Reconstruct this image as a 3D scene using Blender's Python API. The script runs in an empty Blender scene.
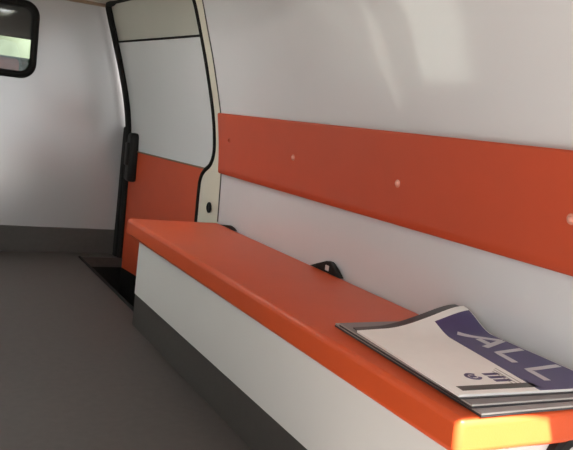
import bpy, bmesh, math, random
from mathutils import Vector, Matrix
C = bpy.context.scene.collection
SC = bpy.context.scene

# ------------------------------------------------------------------ camera, sky, sun, exposure
cam = bpy.data.cameras.new('camera'); cam_o = bpy.data.objects.new('camera', cam); C.objects.link(cam_o)
Rv = Vector((.88705, -.44655, .11774)).normalized()
Fv = Vector((.4600, .8786, -.12801)); Fv = (Fv - Rv * Fv.dot(Rv)).normalized()
Uv = Rv.cross(Fv)
M = Matrix((Rv, Uv, -Fv)).transposed().to_4x4(); M.translation = (0, 0, .956)
cam_o.matrix_world = M
cam.sensor_width = 36; cam.lens = 764.7 / 573 * 36; cam.clip_start = .02
cam.dof.use_dof = False
SC.camera = cam_o
w = bpy.data.worlds.new('sky'); SC.world = w; w.use_nodes = True
bg = w.node_tree.nodes['Background']; bg.inputs[0].default_value = (.91, .965, 1.0, 1); bg.inputs[1].default_value = 2.6
sun = bpy.data.lights.new('sun', 'SUN'); sun.energy = 62; sun.angle = .009; sun.color = (1, .95, .87)
sun_o = bpy.data.objects.new('sun', sun); C.objects.link(sun_o)
sun_o.rotation_euler = Vector((-.015, 1, -1.099)).to_track_quat('-Z', 'Y').to_euler(); sun_o.location = (0, -6, 9)
vs = SC.view_settings; vs.view_transform = 'Standard'; vs.look = 'None'; vs.gamma = 1; vs.use_curve_mapping = False
vs.exposure = -0.52

# ------------------------------------------------------------------ materials
def srgb(r, g, b):
    f = lambda c: c / 12.92 if c <= .04045 else ((c + .055) / 1.055) ** 2.4
    return (f(r / 255), f(g / 255), f(b / 255), 1)
def mat(name, col, rough=.5, coat=0, noise=0, scale=8, bump=0, bscale=200, metal=0, emit=0, spec=.5):
    m = bpy.data.materials.new(name); m.use_nodes = True; nt = m.node_tree; b = nt.nodes['Principled BSDF']
    b.inputs['Roughness'].default_value = rough; b.inputs['Metallic'].default_value = metal
    b.inputs['Specular IOR Level'].default_value = spec
    b.inputs['Coat Weight'].default_value = coat; b.inputs['Coat Roughness'].default_value = .06
    tc = nt.nodes.new('ShaderNodeTexCoord')
    n = nt.nodes.new('ShaderNodeTexNoise'); n.inputs['Scale'].default_value = scale; n.inputs['Detail'].default_value = 5
    nt.links.new(tc.outputs['Object'], n.inputs['Vector'])
    mx = nt.nodes.new('ShaderNodeMix'); mx.data_type = 'RGBA'
    k = 1 - noise; mx.inputs['A'].default_value = (col[0] * k, col[1] * k, col[2] * k, 1)
    k = 1 + noise; mx.inputs['B'].default_value = (min(1, col[0] * k), min(1, col[1] * k), min(1, col[2] * k), 1)
    nt.links.new(n.outputs['Fac'], mx.inputs['Factor']); nt.links.new(mx.outputs['Result'], b.inputs['Base Color'])
    if bump:
        n2 = nt.nodes.new('ShaderNodeTexNoise'); n2.inputs['Scale'].default_value = bscale
        nt.links.new(tc.outputs['Object'], n2.inputs['Vector'])
        bp = nt.nodes.new('ShaderNodeBump'); bp.inputs['Strength'].default_value = bump; bp.inputs['Distance'].default_value = .002
        nt.links.new(n2.outputs['Fac'], bp.inputs['Height']); nt.links.new(bp.outputs['Normal'], b.inputs['Normal'])
    return m
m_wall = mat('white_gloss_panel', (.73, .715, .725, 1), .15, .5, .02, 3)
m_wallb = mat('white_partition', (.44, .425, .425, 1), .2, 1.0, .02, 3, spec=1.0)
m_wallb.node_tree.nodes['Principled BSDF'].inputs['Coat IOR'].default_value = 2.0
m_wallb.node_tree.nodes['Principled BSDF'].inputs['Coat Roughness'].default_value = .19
m_walll = mat('white_side_panel', (.60, .59, .58, 1), .6, 0, .02, 3)
m_ceil = mat('headliner', (.55, .50, .43, 1), .8, 0, .04, 20)
m_brown = mat('brown_trim', (.26, .17, .11, 1), .7, 0, .05, 20)
m_floor = mat('floor_vinyl', (.068, .055, .050, 1), .5, 0, .25, 35, .25, 500)
m_cove = mat('cove_vinyl', (.074, .066, .060, 1), .5, 0, .15, 40, .15, 400)
m_or = mat('orange_vinyl', (.66, .092, .024, 1), .38, 0, .05, 10, .12, 350, spec=.3)
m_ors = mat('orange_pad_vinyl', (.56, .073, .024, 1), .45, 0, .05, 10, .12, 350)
m_orp = mat('orange_door_panel', (.62, .085, .030, 1), .5, 0, .05, 12)
m_bench = mat('white_laminate', (.80, .78, .755, 1), .4, 0, .02, 4)
m_seal = mat('black_rubber', (.013, .012, .011, 1), .75, 0, .1, 30, spec=.15)
m_black = mat('black_plastic', (.014, .012, .011, 1), .55, 0, .1, 30, spec=.2)
m_cream = mat('cream_painted_metal', (.74, .69, .57, 1), .35, .3, .03, 6)
m_door = mat('white_door_panel', (.66, .655, .66, 1), .35, .2, .02, 4)
m_doort = mat('cream_door_top', (.50, .48, .42, 1), .4, .1, .03, 5)
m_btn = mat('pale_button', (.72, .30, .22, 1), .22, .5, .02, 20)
m_btno = mat('orange_button', (.48, .07, .025, 1), .4, 0, .02, 20)
m_paper = mat('white_paper', (.92, .905, .87, 1), .55, 0, .03, 25)
m_lshade = mat('pale_shade_cover', (.40, .375, .37, 1), .5, 0, .05, 25)  # shade on the bottom magazine put into its cover colour
m_mshade = mat('mid_shade_cover', (.24, .225, .225, 1), .5, 0, .05, 25)  # middle magazine: shade under the top one painted as darker grey
m_page = mat('page_edges', (.50, .47, .43, 1), .7, 0, .15, 120)
m_purple = mat('purple_ink', (.070, .052, .155, 1), .4, 0, .12, 25)
m_greyc = mat('dark_grey_cover', (.045, .043, .046, 1), .4, 0, .1, 25)
m_grey2 = mat('grey_brown_cover', (.17, .15, .145, 1), .5, 0, .1, 25)
m_stripe = mat('grey_green_ink', (.085, .095, .09, 1), .45, 0, .1, 25)
m_letter = mat('lilac_white_ink', (.60, .57, .60, 1), .5, 0, .03, 25)
m_pale = mat('pale_plastic', (.6, .56, .53, 1), .5, 0, .03, 20)
m_chrome = mat('bright_metal', (.6, .58, .56, 1), .25, 0, .03, 20, metal=1)
m_ground = mat('pale_concrete', (.25, .25, .25, 1), .9, 0, .15, 3)
m_green = mat('pale_green_foliage', (.060, .074, .050, 1), .8, 0, .2, 6)
m_dkgreen = mat('dark_green_foliage', (.035, .075, .04, 1), .8, 0, .3, 8)
m_red = mat('red_fabric', (.42, .13, .11, 1), .8, 0, .08, 30)
m_cab = mat('charcoal_cab_trim', (.035, .036, .042, 1), .7, 0, .08, 20)
def glass(name, col, fac):
    m = bpy.data.materials.new(name); m.use_nodes = True; nt = m.node_tree; nt.nodes.clear()
    o = nt.nodes.new('ShaderNodeOutputMaterial'); t = nt.nodes.new('ShaderNodeBsdfTransparent'); t.inputs[0].default_value = col
    g = nt.nodes.new('ShaderNodeBsdfGlossy'); g.inputs['Roughness'].default_value = .03
    mx = nt.nodes.new('ShaderNodeMixShader'); mx.inputs[0].default_value = .05
    nt.links.new(t.outputs[0], mx.inputs[1]); nt.links.new(g.outputs[0], mx.inputs[2]); nt.links.new(mx.outputs[0], o.inputs[0])
    return m
m_glass = glass('clear_glass', (.86, .9, .87, 1), 0)

m_added_hatch = bpy.data.materials.new('milky_plastic'); m_added_hatch.use_nodes = True; nt_ = m_added_hatch.node_tree; nt_.nodes.clear()  # diffusing pane of the added roof hatch
o_ = nt_.nodes.new('ShaderNodeOutputMaterial'); t_ = nt_.nodes.new('ShaderNodeBsdfTranslucent'); t_.inputs[0].default_value = (.86, .88, .90, 1)
nt_.links.new(t_.outputs[0], o_.inputs[0])
# ------------------------------------------------------------------ helpers
def link(name, bm, m, parent=None, smooth=False):
    me = bpy.data.meshes.new(name); bmesh.ops.recalc_face_normals(bm, faces=bm.faces[:]); bm.to_mesh(me); bm.free()
    me.materials.append(m); o = bpy.data.objects.new(name, me); C.objects.link(o)
    if smooth:
        for p in me.polygons: p.use_smooth = True
        me.set_sharp_from_angle(angle=math.radians(40))
        if smooth == 'bev':
            for p in me.polygons:
                if max(abs(c) for c in p.normal) > .9999: p.use_smooth = False
    if parent:
        o.parent = parent
        o.matrix_parent_inverse = Matrix.Translation(-Vector(parent.location)) if parent.parent is None else Matrix.Identity(4)
    return o
def tag(o, label, cat, group=None):
    o['label'] = label; o['category'] = cat
    if group: o['group'] = group
    return o
def struct(o): o['kind'] = 'structure'; return o
def thing(name, loc, label, cat, group=None):
    o = bpy.data.objects.new(name, None); C.objects.link(o); o.location = loc; o.empty_display_size = .1
    return tag(o, label, cat, group)
def box(bm, a, b, bev=0, seg=3):
    vs = [bm.verts.new((x, y, z)) for x in (a[0], b[0]) for y in (a[1], b[1]) for z in (a[2], b[2])]
    fs = [bm.faces.new([vs[i] for i in f]) for f in ((0, 1, 3, 2), (4, 6, 7, 5), (0, 4, 5, 1), (2, 3, 7, 6), (0, 2, 6, 4), (1, 5, 7, 3))]
    if bev:
        es = list({e for f in fs for e in f.edges})
        bmesh.ops.bevel(bm, geom=es, offset=bev, segments=seg, profile=.5, affect='EDGES')
    return bm
def mk(name, a, b, m, parent=None, bev=0, seg=3):
    return link(name, box(bmesh.new(), a, b, bev, seg), m, parent, 'bev' if bev else False)
def slab(bm, fn, nu, nv, th):
    """closed shell: fn(u,v) front surface, th = offset vector for the back (or function)"""
    F = [[bm.verts.new(fn(i / nu, j / nv)) for j in range(nv + 1)] for i in range(nu + 1)]
    t = Vector(th)
    B = [[bm.verts.new(v.co + t) for v in r] for r in F]
    for i in range(nu):
        for j in range(nv):
            bm.faces.new((F[i][j], F[i + 1][j], F[i + 1][j + 1], F[i][j + 1]))
            bm.faces.new((B[i][j], B[i][j + 1], B[i + 1][j + 1], B[i + 1][j]))
    for i in range(nu):
        for j in (0, nv): bm.faces.new((F[i][j], B[i][j], B[i + 1][j], F[i + 1][j]))
    for j in range(nv):
        for i in (0, nu): bm.faces.new((F[i][j], F[i][j + 1], B[i][j + 1], B[i][j]))
    return bm
def tube(bm, pts, r, n=10, closed=False, flat=1.0):
    pts = [Vector(p) for p in pts]; rings = []; flatxz = all(abs(p.y - pts[0].y) < 1e-6 for p in pts)
    N = len(pts)
    for i, p in enumerate(pts):
        a = pts[(i - 1) % N] if closed or i else pts[0]; b = pts[(i + 1) % N] if closed or i < N - 1 else pts[-1]
        d = (b - a).normalized(); ref = Vector((0, 1, 0)) if flatxz else (Vector((1, 0, 0)) if abs(d.x) < .9 else Vector((0, 0, 1)))
        s = d.cross(ref).normalized(); q = s.cross(d).normalized()
        rr = r[i] if isinstance(r, (list, tuple)) else r
        rings.append([bm.verts.new(p + s * rr * math.cos(2 * math.pi * k / n) + q * rr * flat * math.sin(2 * math.pi * k / n)) for k in range(n)])
    for i in range(N if closed else N - 1):
        A, Bq = rings[i], rings[(i + 1) % N]
        for k in range(n): bm.faces.new((A[k], A[(k + 1) % n], Bq[(k + 1) % n], Bq[k]))
    if not closed: bm.faces.new(rings[0][::-1]); bm.faces.new(rings[-1])
    return bm
def lathe(bm, prof, c, ax, n=20):
    """prof = [(radius, height)] turned about axis ax through c"""
    c = Vector(c); ax = Vector(ax).normalized(); s = ax.orthogonal().normalized(); q = ax.cross(s)
    rings = [[bm.verts.new(c + ax * h + (s * math.cos(2 * math.pi * k / n) + q * math.sin(2 * math.pi * k / n)) * max(r, 1e-5)) for k in range(n)] for r, h in prof]
    for A, Bq in zip(rings, rings[1:]):
        for k in range(n): bm.faces.new((A[k], A[(k + 1) % n], Bq[(k + 1) % n], Bq[k]))
    bm.faces.new(rings[0][::-1]); bm.faces.new(rings[-1])
    return bm
def spline(P, n=8):
    P = [Vector(p) for p in P]; out = []
    for i in range(len(P) - 1):
        p0 = P[max(i - 1, 0)]; p1 = P[i]; p2 = P[i + 1]; p3 = P[min(i + 2, len(P) - 1)]
        for k in range(n):
            t = k / n
            out.append(.5 * ((2 * p1) + (p2 - p0) * t + (2 * p0 - 5 * p1 + 4 * p2 - p3) * t * t + (3 * p1 - p0 - 3 * p2 + p3) * t ** 3))
    return out + [P[-1]]
def sm(t): t = min(1, max(0, t)); return t * t * (3 - 2 * t)
TAB = [(-.5, 1.432), (0, 1.432), (.45, 1.427), (.70, 1.418), (.80, 1.411), (.95, 1.390), (1.083, 1.356), (1.246, 1.310), (1.344, 1.277), (1.49, 1.232), (1.60, 1.185), (1.7, 1.13)]
def _lin(z):
    for (z0, x0), (z1, x1) in zip(TAB, TAB[1:]):
        if z <= z1: return x0 + (x1 - x0) * (z - z0) / (z1 - z0)
    return TAB[-1][1]
def PR(z): return sum(_lin(z + d) for d in (-.045, -.02, 0, .02, .045)) / 5      # side profile of the van body
def DX(y, z): return PR(z) + .012 - (.125 + .006 * sm((.9 - z) / .6)) * max(0, (y - 3.5)) / 1.25   # sliding-door skin
YR, YF, ZC = .05, 4.85, 1.555
YE = 1.055            # near end of the bench

# ------------------------------------------------------------------ the setting
# floor with a recessed step at the sliding door
bm = bmesh.new()
box(bm, (-.55, YR, -.06), (1.05, YF, 0)); box(bm, (1.05, YR, -.06), (1.50, 3.42, 0)); box(bm, (1.05, 4.72, -.06), (1.50, YF, 0))
struct(link('floor', bm, m_floor))
bm = bmesh.new()
box(bm, (1.04, 3.40, -.30), (1.50, 4.74, -.26)); box(bm, (1.03, 3.40, -.26), (1.045, 4.74, -.003))
box(bm, (1.045, 3.40, -.26), (1.5, 3.415, -.06)); box(bm, (1.045, 4.725, -.26), (1.5, 4.74, -.06))
struct(link('trim_1', bm, m_seal))
bm = bmesh.new(); tube(bm, [(1.05, 3.43, .002), (1.05, 4.71, .002)], .008)
struct(link('trim_2', bm, m_seal))
# right wall: glossy moulded panel following the body profile
bm = bmesh.new()
slab(bm, lambda u, v: (PR(v * 1.62), YR + u * (3.455 - YR), v * 1.62), 4, 54, (.045, 0, 0))
struct(link('wall_right', bm, m_wall, smooth=True))
# left wall, mirrored profile about x = .475, with holes for the two added windows
def PL(z): return .95 - PR(z) 
bm = bmesh.new()
ADDED_WIN = [(1.55, 2.85, .92, 1.44), (3.96, 4.54, .30, 1.44)]      # unseen side openings, added for light and for reflections on the right wall
(y1a, y1b, z1a, z1b), (y2a, y2b, z2a, z2b) = ADDED_WIN
for (y0, y1, z0, z1) in ((YR, YF, z1b, 1.62), (YR, y1a, 0, z1b), (y1a, y1b, 0, z1a), (y1b, y2a, 0, z1b), (y2a, y2b, 0, z2a), (y2b, YF, 0, z1b)):
    slab(bm, lambda u, v: (PL(z0 + v * (z1 - z0)), y0 + u * (y1 - y0), z0 + v * (z1 - z0)), 2, 16, (-.045, 0, 0))
struct(link('wall_left', bm, m_walll, smooth=True))
n = 1
for (y0, y1, z0, z1) in ADDED_WIN:
    n += 1
    root = struct(bpy.data.objects.new('window_%d' % n, None)); C.objects.link(root); root.location = (PL(1.2), (y0 + y1) / 2, 1.2)  # side windows out of view, added to let daylight in
    bm = bmesh.new()
    slab(bm, lambda u, v: (PL(z0 + v * (z1 - z0)) - .02, y0 + u * (y1 - y0), z0 + v * (z1 - z0)), 1, 12, (-.004, 0, 0))
    link('pane', bm, m_glass, root, True)
    pts = [(PL(z) - .005, y, z) for y, z in [(y0, z0 + i * (z1 - z0) / 10) for i in range(11)] + [(y1, z1 - i * (z1 - z0) / 10) for i in range(11)]]
    link('window_frame', tube(bmesh.new(), pts, .014, 8, True), m_seal, root, True)
def rrect(x0, x1, z0, z1, r, n=8):
    out = []
    for cx, cz, a0 in ((x1 - r, z1 - r, 0), (x0 + r, z1 - r, 90), (x0 + r, z0 + r, 180), (x1 - r, z0 + r, 270)):
        for k in range(n + 1):
            a = math.radians(a0 + 90 * k / n); out.append((cx + r * math.cos(a), cz + r * math.sin(a)))
    return out
# ceiling
bm = bmesh.new()
def cl(u, v):
    x = -.30 + 1.55 * u
    e = max(0, abs(x - .475) - .60)
    return (x, YR + v * (YF - YR), ZC - .9 * e * e)
HX0, HX1, HY0, HY1 = .20, .75, 3.15, 3.75          # translucent roof hatch, unseen, added to brighten the far interior
for x0, x1, y0, y1 in ((-.30, HX0, YR, YF), (HX1, 1.25, YR, YF), (HX0, HX1, YR, HY0), (HX0, HX1, HY1, YF)):
    slab(bm, lambda u, v: cl((x0 + (x1 - x0) * u + .30) / 1.55, (y0 + (y1 - y0) * v - YR) / (YF - YR)), 16, 2, (0, 0, .045))
struct(link('ceiling', bm, m_ceil, smooth=True))
root = struct(bpy.data.objects.new('window_4', None)); C.objects.link(root); root.location = (.475, 3.45, ZC)
mk('pane', (HX0, HY0, ZC + .02), (HX1, HY1, ZC + .026), m_added_hatch, root)
link('window_frame', tube(bmesh.new(), [(x, y, ZC) for x, y in rrect(HX0, HX1, HY0, HY1, .05)], .014, 8, True), m_cream, root, True)
# partition (far wall) with the cab window opening
WX0, WX1, Z0, Z1 = .08, .715, 1.062, 1.487
def partition(bm, y0, y1):
    inner = rrect(WX0, WX1, Z0, Z1, .075); n = len(inner) // 4
    X0, X1, B0, B1 = -.46, 1.36, 0, 1.60
    cor = [(X1, B1), (X0, B1), (X0, B0), (X1, B0)]
    R = [([bm.verts.new((x, y, z)) for x, z in inner], [bm.verts.new((x, y, z)) for x, z in cor]) for y in (y0, y1)]
    for I, O in R:
        for q in range(4):
            for k in range(n - 1): bm.faces.new((I[q * n + k], I[q * n + k + 1], O[q]))
            bm.faces.new((I[q * n + n - 1], I[(q + 1) * n % (4 * n)], O[(q + 1) % 4], O[q]))
    N = len(inner)
    for i in range(N): bm.faces.new((R[0][0][i], R[0][0][(i + 1) % N], R[1][0][(i + 1) % N], R[1][0][i]))
    for q in range(4): bm.faces.new((R[0][1][q], R[0][1][(q + 1) % 4], R[1][1][(q + 1) % 4], R[1][1][q]))
    return bm
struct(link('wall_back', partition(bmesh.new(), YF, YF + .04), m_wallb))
root = struct(bpy.data.objects.new('window_1', None)); C.objects.link(root); root.location = ((WX0 + WX1) / 2, YF, 1.27)
fr = [(x, YF - .004, z) for x, z in rrect(WX0 + .006, WX1 - .006, Z0 + .006, Z1 - .006, .07)]
link('window_frame', tube(bmesh.new(), fr, .021, 10, True), m_seal, root, True)
mk('pane', (WX0 - .0, YF + .018, Z0 - .0), (WX1 + .0, YF + .022, Z1 + .0), m_glass, root)
# dark vinyl turned up the partition
bm = bmesh.new(); box(bm, (-.46, YF - .006, 0), (1.33, YF, .160), .002, 2)
struct(link('baseboard_back', bm, m_cove))
bm = bmesh.new(); box(bm, (-.46, YF - .05, ZC - .016), (1.13, YF - .002, ZC + .002), .006)
struct(link('trim_3', bm, m_brown))

# ------------------------------------------------------------------ sliding door in the right side
door = struct(bpy.data.objects.new('door_1', None)); C.objects.link(door); door.location = (1.33, 4.1, 0)
def dpanel(name, m, y0f, y1f, z0f, z1f, off, th=.03, nu=14, nv=24):
    bm = bmesh.new()
    def fn(u, v):
        zz = z0f(u) + v * (z1f(u) - z0f(u)); y = y0f + u * (y1f - y0f)
        return (DX(y, zz) + off, y, zz)
    slab(bm, fn, nu, nv, (th, 0, 0)); return link(name, bm, m, door, True)
k = lambda c: (lambda u: c)
dpanel('lower_panel', m_orp, 3.50, 4.80, k(-.06), k(.690), .006)
dpanel('sill_panel', m_seal, 3.50, 4.80, k(-.25), k(-.06), .004)
dpanel('upper_panel', m_door, 3.50, 4.80, k(.690), k(1.335), .010)
dpanel('header_panel', m_doort, 3.50, 4.80, k(1.335), k(1.60), .014)
ys = [3.5 + 1.3 * i / 20 for i in range(21)]
link('panel_seam', tube(bmesh.new(), [(DX(y, 1.336) + .008, y, 1.336) for y in ys], .006, 8), m_seal, door, True)
link('panel_trim', tube(bmesh.new(), [(DX(y, .690) + .004, y, .690) for y in ys], .0045, 8), m_brown, door, True)
# latch housing at the front edge of the door
bm = bmesh.new()
box(bm, (DX(4.72, .7) - .030, 4.60, .50), (DX(4.72, .7) + .03, 4.70, .80), .022, 4)
link('latch_cover', bm, m_black, door, 'bev')
bm = bmesh.new(); box(bm, (DX(4.72, .7) - .045, 4.62, .60), (DX(4.72, .7) - .02, 4.68, .74), .01, 3)
link('latch_handle', bm, m_black, door, 'bev')
# rubber seal around the opening
P = [(4.74, z) for z in (-.22, 0, .2, .4, .6, .8, 1.0, 1.2, 1.35, 1.48)] + [(4.72, 1.535), (4.64, 1.548), (4.3, 1.552), (3.75, 1.558), (3.62, 1.552), (3.57, 1.50)] + \
    [(3.56, z) for z in (1.40, 1.25, 1.08, .94, .82)] + [(3.572, .76), (3.605, .715), (3.66, .682), (3.695, .645), (3.710, .58), (3.715, .40), (3.715, .1), (3.715, -.22)]
pts = spline([(DX(y, z) - .004, y, z) for y, z in P], 5)
rad = [.019 if p.y > 4.6 else .011 for p in pts]
link('door_seal', tube(bmesh.new(), pts, rad, 10), m_seal, door, True)
bm = bmesh.new(); box(bm, (DX(4.8, .45) - .02, 4.765, -.22), (DX(4.8, .45) + .05, 4.835, .83), .012)
link('latch_pillar', bm, m_seal, door, 'bev')
# cream painted body pillar between the seal and the wall panel
def pil_in(z):
    if z > .82: return 3.565
    return 3.565 + .147 * sm((.79 - z) / .16)
bm = bmesh.new()
def pf(u, v):
    z = v * 1.6; y = 3.44 + u * (pil_in(z) - 3.44)
    return (DX(y, z) - .004, y, z)
slab(bm, pf, 8, 60, (.03, 0, 0))
pil = struct(link('trim_4', bm, m_cream, smooth=True))
bm = bmesh.new(); c = Vector((DX(3.59, .50) - .004, 3.580, .503))
lathe(bm, [(.027, 0), (.027, -.006), (.021, -.009), (.019, -.003), (0, -.003)], c, (1, 0, 0))
struct(link('trim_5', bm, m_black, smooth=True))
bm = bmesh.new(); tube(bm, [(PR(z) - .001, 3.456, z) for z in [.45 + .0275 * i for i in range(42)]], .004, 8)
struct(link('trim_6', bm, m_cove, smooth=True))

# ------------------------------------------------------------------ bench along the right wall
XB = .966
bench = thing('bench_seat', (1.19, 2.2, 0), 'long bench with orange vinyl cushion on a white base, along the right wall', 'bench')
bm = bmesh.new(); box(bm, (XB, YE, .374), (1.416, 3.43, .450), .015, 4); link('cushion', bm, m_or, bench, 'bev')
mk('front_panel', (XB + .010, YE + .028, .142), (XB + .028, 3.238, .384), m_bench, bench, .002, 2)
mk('end_panel', (XB + .028, YE + .028, .142), (1.42, YE + .046, .384), m_bench, bench, .002, 2)
mk('far_panel', (XB + .028, 3.218, .142), (1.42, 3.238, .384), m_bench, bench, .002, 2)
bm = bmesh.new(); box(bm, (XB + .012, YE + .03, 0), (XB + .030, 3.236, .1415), .002, 2); box(bm, (XB + .030, YE + .03, 0), (1.42, YE + .046, .1415), .002, 2)
box(bm, (XB + .030, 3.218, 0), (1.42, 3.236, .1415), .002, 2)
link('kick_panel', bm, m_cove, bench)
# round black socket in the end panel
bm = bmesh.new(); cx = (1.305, YE + .028, .325)
lathe(bm, [(.074, 0), (.074, -.018), (.066, -.026), (.047, -.026), (.040, -.012), (.040, 0)], cx, (0, 1, 0), 32)
sock = link('socket_ring', bm, m_black, bench, True); sock['label'] = 'black round ring on the end panel'
bm = bmesh.new(); lathe(bm, [(.036, 0), (.036, -.014), (.030, -.017), (0, -.017)], cx, (0, 1, 0), 28)
link('socket_cap', bm, m_pale, sock, True)

# ------------------------------------------------------------------ backrest pad on the wall
pad = thing('backrest_pad', (1.39, 2.1, .69), 'long orange padded backrest strip fixed to the white wall above the bench', 'backrest')
bm = bmesh.new()
prof = [(.002, .691), (.018, .691), (.023, .697), (.024, .72)] + [(.024, .72 + .012 * i) for i in range(1, 20)] + [(.023, .971), (.018, .977), (.002, .977)]
ringsv = []
for y in (YR + .6, 3.445): ringsv.append([bm.verts.new((PR(z) - d, y, z)) for d, z in prof])
for i in range(len(prof)):
    j = (i + 1) % len(prof); bm.faces.new((ringsv[0][i], ringsv[0][j], ringsv[1][j], ringsv[1][i]))
bm.faces.new(ringsv[0]); bm.faces.new(ringsv[1][::-1])
link('pad_cover', bm, m_ors, pad, True)
for y, z, m in ((3.31, .857, m_btno), (2.655, .836, m_btn), (1.945, .8195, m_btn), (1.252, .8215, m_btn)):
    bm = bmesh.new(); c = (PR(z) - .024, y, z); ax = (-1, 0, -.12)
    lathe(bm, [(.014, -.002), (.013, .001), (.008, .0015), (.0075, .005), (.006, .007), (.003, .0085), (0, .009)], c, ax, 20)
    b = link('button', bm, m, pad, True)
    if m is m_btn: b['label'] = 'pale shiny button'

# ------------------------------------------------------------------ belt buckles tucked behind the cushion
def buckle(name, y, h, L, label, tilt):
    x = 1.4175
    t = thing(name, (x - .01, y, .45), label, 'buckle', 'belt buckles tucked behind the bench cushion')
    bm = bmesh.new()
    pr = [(-L * .62, -.004), (-L * .35, h * .45), (-L * .02, h), (L * .12, h), (L * .30, h * .55), (L * .5, -.004)]
    A = [bm.verts.new((x - .016 + tilt * z, y - s, .4505 + max(z, 0))) for s, z in pr]
    B = [bm.verts.new((x + .003, y - s, .4505 + max(z, 0))) for s, z in pr]
    bm.faces.new(A); bm.faces.new(B[::-1])
    for i in range(len(pr)): bm.faces.new((A[i], A[(i + 1) % len(pr)], B[(i + 1) % len(pr)], B[i]))
    bmesh.ops.bevel(bm, geom=[e for e in bm.edges], offset=.002, segments=2, affect='EDGES')
    link('body', bm, m_black, t, True)
    if h > .03:
        bm = bmesh.new(); box(bm, (x - .0185, y - L * .10, .459), (x - .0155, y + L * .02, .478), .001, 2)
        link('release_button', bm, m_pale, t)['label'] = 'small pale release button'
    return t
buckle('belt_buckle', 2.335, .042, .20, 'black belt buckle with pale button, wedged between cushion and wall mid bench', .0)
buckle('belt_buckle', 3.27, .013, .16, 'small flat black belt buckle at the far end of the bench, near the pillar', .0)

# ------------------------------------------------------------------ magazines at the near end of the bench
def bil(c, s, t):
    """c = far_front, near_front, near_wall, far_wall ; s: far->near, t: front->wall"""
    a = Vector(c[0]).lerp(Vector(c[1]), s); b = Vector(c[3]).lerp(Vector(c[2]), s); return a.lerp(b, t)
def lift(x, y):
    return .006 * sm((x - 1.28) / .13) + .044 * sm((x - 1.13) / .27) * sm((y - 1.46) / .13)
def sheet(name, c, z, th, m, parent, lf=1, nu=30, nv=24, s0=0, s1=1, t0=0, t1=1):
    bm = bmesh.new()
    def fn(u, v):
        p = bil(c, s0 + (s1 - s0) * u, t0(u) + (t1 - t0(u)) * v if callable(t0) else t0 + (t1 - t0) * v); return (p.x, p.y, z + lf * lift(p.x, p.y) + th)
    slab(bm, fn, nu, nv, (0, 0, -th)); return link(name, bm, m, parent, True)
def stroke(bm, c, z, pts, wd, lf=1):
    """flat ink stroke along (s,t) points laid on the cover"""
    P = []
    for a, b in zip(pts, pts[1:]):
        for k in range(6): P.append((a[0] + (b[0] - a[0]) * k / 6, a[1] + (b[1] - a[1]) * k / 6))
    P.append(pts[-1]); Q = [bil(c, s, t) for s, t in P]; rows = []
    for i, p in enumerate(Q):
        d = (Q[min(i + 1, len(Q) - 1)] - Q[max(i - 1, 0)]); d.normalize(); nrm = Vector((-d.y, d.x, 0)) * wd / 2
        r = []
        for e in (-1, 1):
            q = p + nrm * e; zz = z + lf * lift(q.x, q.y)
            r += [bm.verts.new((q.x, q.y, zz)), bm.verts.new((q.x, q.y, zz + .0005))]
        rows.append(r)
    for A, B in zip(rows, rows[1:]):
        bm.faces.new((A[1], A[3], B[3], B[1])); bm.faces.new((A[0], B[0], B[2], A[2]))
        bm.faces.new((A[0], A[1], B[1], B[0])); bm.faces.new((A[2], B[2], B[3], A[3]))
    bm.faces.new((rows[0][0], rows[0][2], rows[0][3], rows[0][1])); bm.faces.new((rows[-1][0], rows[-1][1], rows[-1][3], rows[-1][2]))
ZT = .4505
c1 = [(1.050, 1.668, 0), (1.018, 1.0565, 0), (1.395, 1.0565, 0), (1.400, 1.680, 0)]
c2 = [(1.046, 1.640, 0), (1.012, 1.080, 0), (1.395, 1.074, 0), (1.402, 1.655, 0)]
c3 = [(1.038, 1.545, 0), (1.004, 1.110, 0), (1.398, 1.094, 0), (1.405, 1.590, 0)]
mg = 'magazines stacked on the bench end'
t1 = thing('magazine', (1.2, 1.36, ZT), 'bottom magazine of the stack on the bench, with cover greyed for shade, sticking out furthest', 'magazine', mg)
sheet('back_cover', c1, ZT, .0038, m_greyc, t1, 0); sheet('pages', c1, ZT + .0038, .0037, m_page, t1, 0, s0=.002, s1=.998, t0=.004, t1=.998)
sheet('front_cover', c1, ZT + .0075, .0008, m_lshade, t1, 0)
z2 = ZT + .0085
t2 = thing('magazine', (1.2, 1.36, z2), 'middle magazine of the stack on the bench, dark cover below white pages', 'magazine', mg)
sheet('back_cover', c2, z2, .0042, m_greyc, t2, 0); sheet('pages', c2, z2 + .0042, .0038, m_page, t2, 0, s0=.002, s1=.998, t0=.004, t1=.998)
sheet('front_cover', c2, z2 + .008, .0008, m_mshade, t2, 0)
z3 = z2 + .0092
t3 = thing('magazine', (1.2, 1.36, z3), 'top magazine with white cover and purple band lettered in white, far edge curling up', 'magazine', mg)
sheet('back_cover', [(1.056, 1.590, 0), (1.005, 1.106, 0), (1.398, 1.092, 0), (1.408, 1.628, 0)], z3, .0022, m_greyc, t3)
sheet('pages', c3, z3 + .0022, .005, m_paper, t3, s0=.0, s1=.995, t0=.004, t1=.995)
ZC3 = z3 + .0072
sheet('front_cover', c3, ZC3, .0008, m_paper, t3)
ZI = ZC3 + .0009
bt = lambda s: .66 - .13 * (s - .055) / .94
band = sheet('title_band', c3, ZI, .0004, m_purple, t3, s0=.055, s1=.995, t0=lambda u: bt(.055 + .94 * u), t1=.992)
band['label'] = 'purple band across the cover'
zl = ZI + .0006
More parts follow.
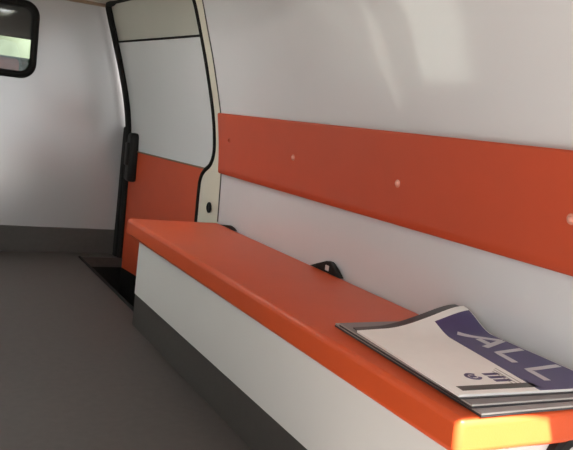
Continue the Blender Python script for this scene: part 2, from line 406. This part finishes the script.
L = [[[(.19, bt(.19) + .10), (.36, .97)], [(.36, .97), (.41, bt(.41) + .14)], [(.29, bt(.29) + .20), (.38, bt(.38) + .21)]],
     [[(.50, .97), (.50, bt(.50) + .16), (.645, bt(.645) + .16)]],
     [[(.745, .97), (.745, bt(.745) + .16), (.89, bt(.89) + .16)]]]
for strokes in L:
    bm = bmesh.new()
    for s in strokes: stroke(bm, c3, zl, s, .017)
    link('letter', bm, m_letter, t3)['label'] = 'white letter of the title'
st = sheet('cover_stripe', c3, ZI, .0004, m_stripe, t3, s0=.90, s1=.955, t0=.06, t1=.57); st['label'] = 'grey-green stripe'
bm = bmesh.new()
ring = [(.79 + .035 * math.sin(a), .27 + .040 * math.cos(a)) for a in [math.radians(20 + 10 * i) for i in range(31)]]
stroke(bm, c3, ZI, ring, .008); stroke(bm, c3, ZI, [(.79, .25), (.79, .29)], .012)
link('emblem', bm, m_purple, t3)['label'] = 'small purple round emblem'
bm = bmesh.new()
for i in range(3): stroke(bm, c3, ZI, [(.772 + .042 * i, .36), (.772 + .042 * i, .47)], .012)
link('caption', bm, m_purple, t3)['label'] = 'bold purple caption'
bm = bmesh.new()
for i in range(3): stroke(bm, c3, ZI, [(.70 + .02 * i, .52 - .03 * i), (.90, .50 - .03 * i)], .003)
link('small_print', bm, m_page, t3)['label'] = 'faint grey lines of small print'

# ------------------------------------------------------------------ what is seen through the partition window
bm = bmesh.new()
box(bm, (-.7, 4.95, 1.62), (1.6, 6.5, 1.68)); box(bm, (-.7, 4.95, -.3), (-.65, 6.5, 1.68)); box(bm, (1.60, 4.95, -.3), (1.65, 6.5, 1.68)); box(bm, (-.7, 4.95, -.30), (1.65, 6.9, -.24))
struct(link('wall_cab', bm, m_cab))
vis = mk('sun_visor', (.15, 6.30, 1.375), (1.35, 6.34, 1.66), m_cab, None, .02); tag(vis, 'dark sun visor strip at the top of the cab, seen through the partition window', 'visor')
bm = bmesh.new(); box(bm, (-.6, 6.35, .55), (1.55, 6.85, 1.235), .05, 3)
dash = link('dashboard', bm, m_dkgreen, None, True); tag(dash, 'dark green-black dashboard low in the cab, seen through the partition window', 'dashboard')
seat = thing('cab_seat', (.63, 5.5, -.24), 'reddish seat headrest low in the partition window', 'seat')
mk('headrest', (.50, 5.46, 1.02), (.715, 5.58, 1.185), m_red, seat, .03, 4)
mk('seat_back', (.40, 5.44, .40), (.86, 5.58, .98), m_red, seat, .04, 4)
mk('seat_base', (.40, 5.50, -.235), (.86, 6.0, .42), m_cab, seat, .03, 3)
for x in (.58, .67):
    link('headrest_post', tube(bmesh.new(), [(x, 5.52, .93), (x, 5.52, 1.05)], .007, 8), m_chrome, seat, True)
# outside: road and a pale hedge ahead of the windscreen
struct(mk('ground', (-20, -14, -.72), (20, 26, -.62), m_ground))
random.seed(4)
bm = bmesh.new()
def hf(u, v):
    return (-3 + 9 * u, 10 + .25 * math.sin(u * 40) * math.sin(v * 9) + .12 * random.random(), -.62 + 3.6 * v)
slab(bm, hf, 60, 26, (0, 1.2, 0))
hd = link('hedge', bm, m_green, None, True); tag(hd, 'pale green hedge outside, seen as a bright band through the partition window', 'hedge'); hd['kind'] = 'stuff'
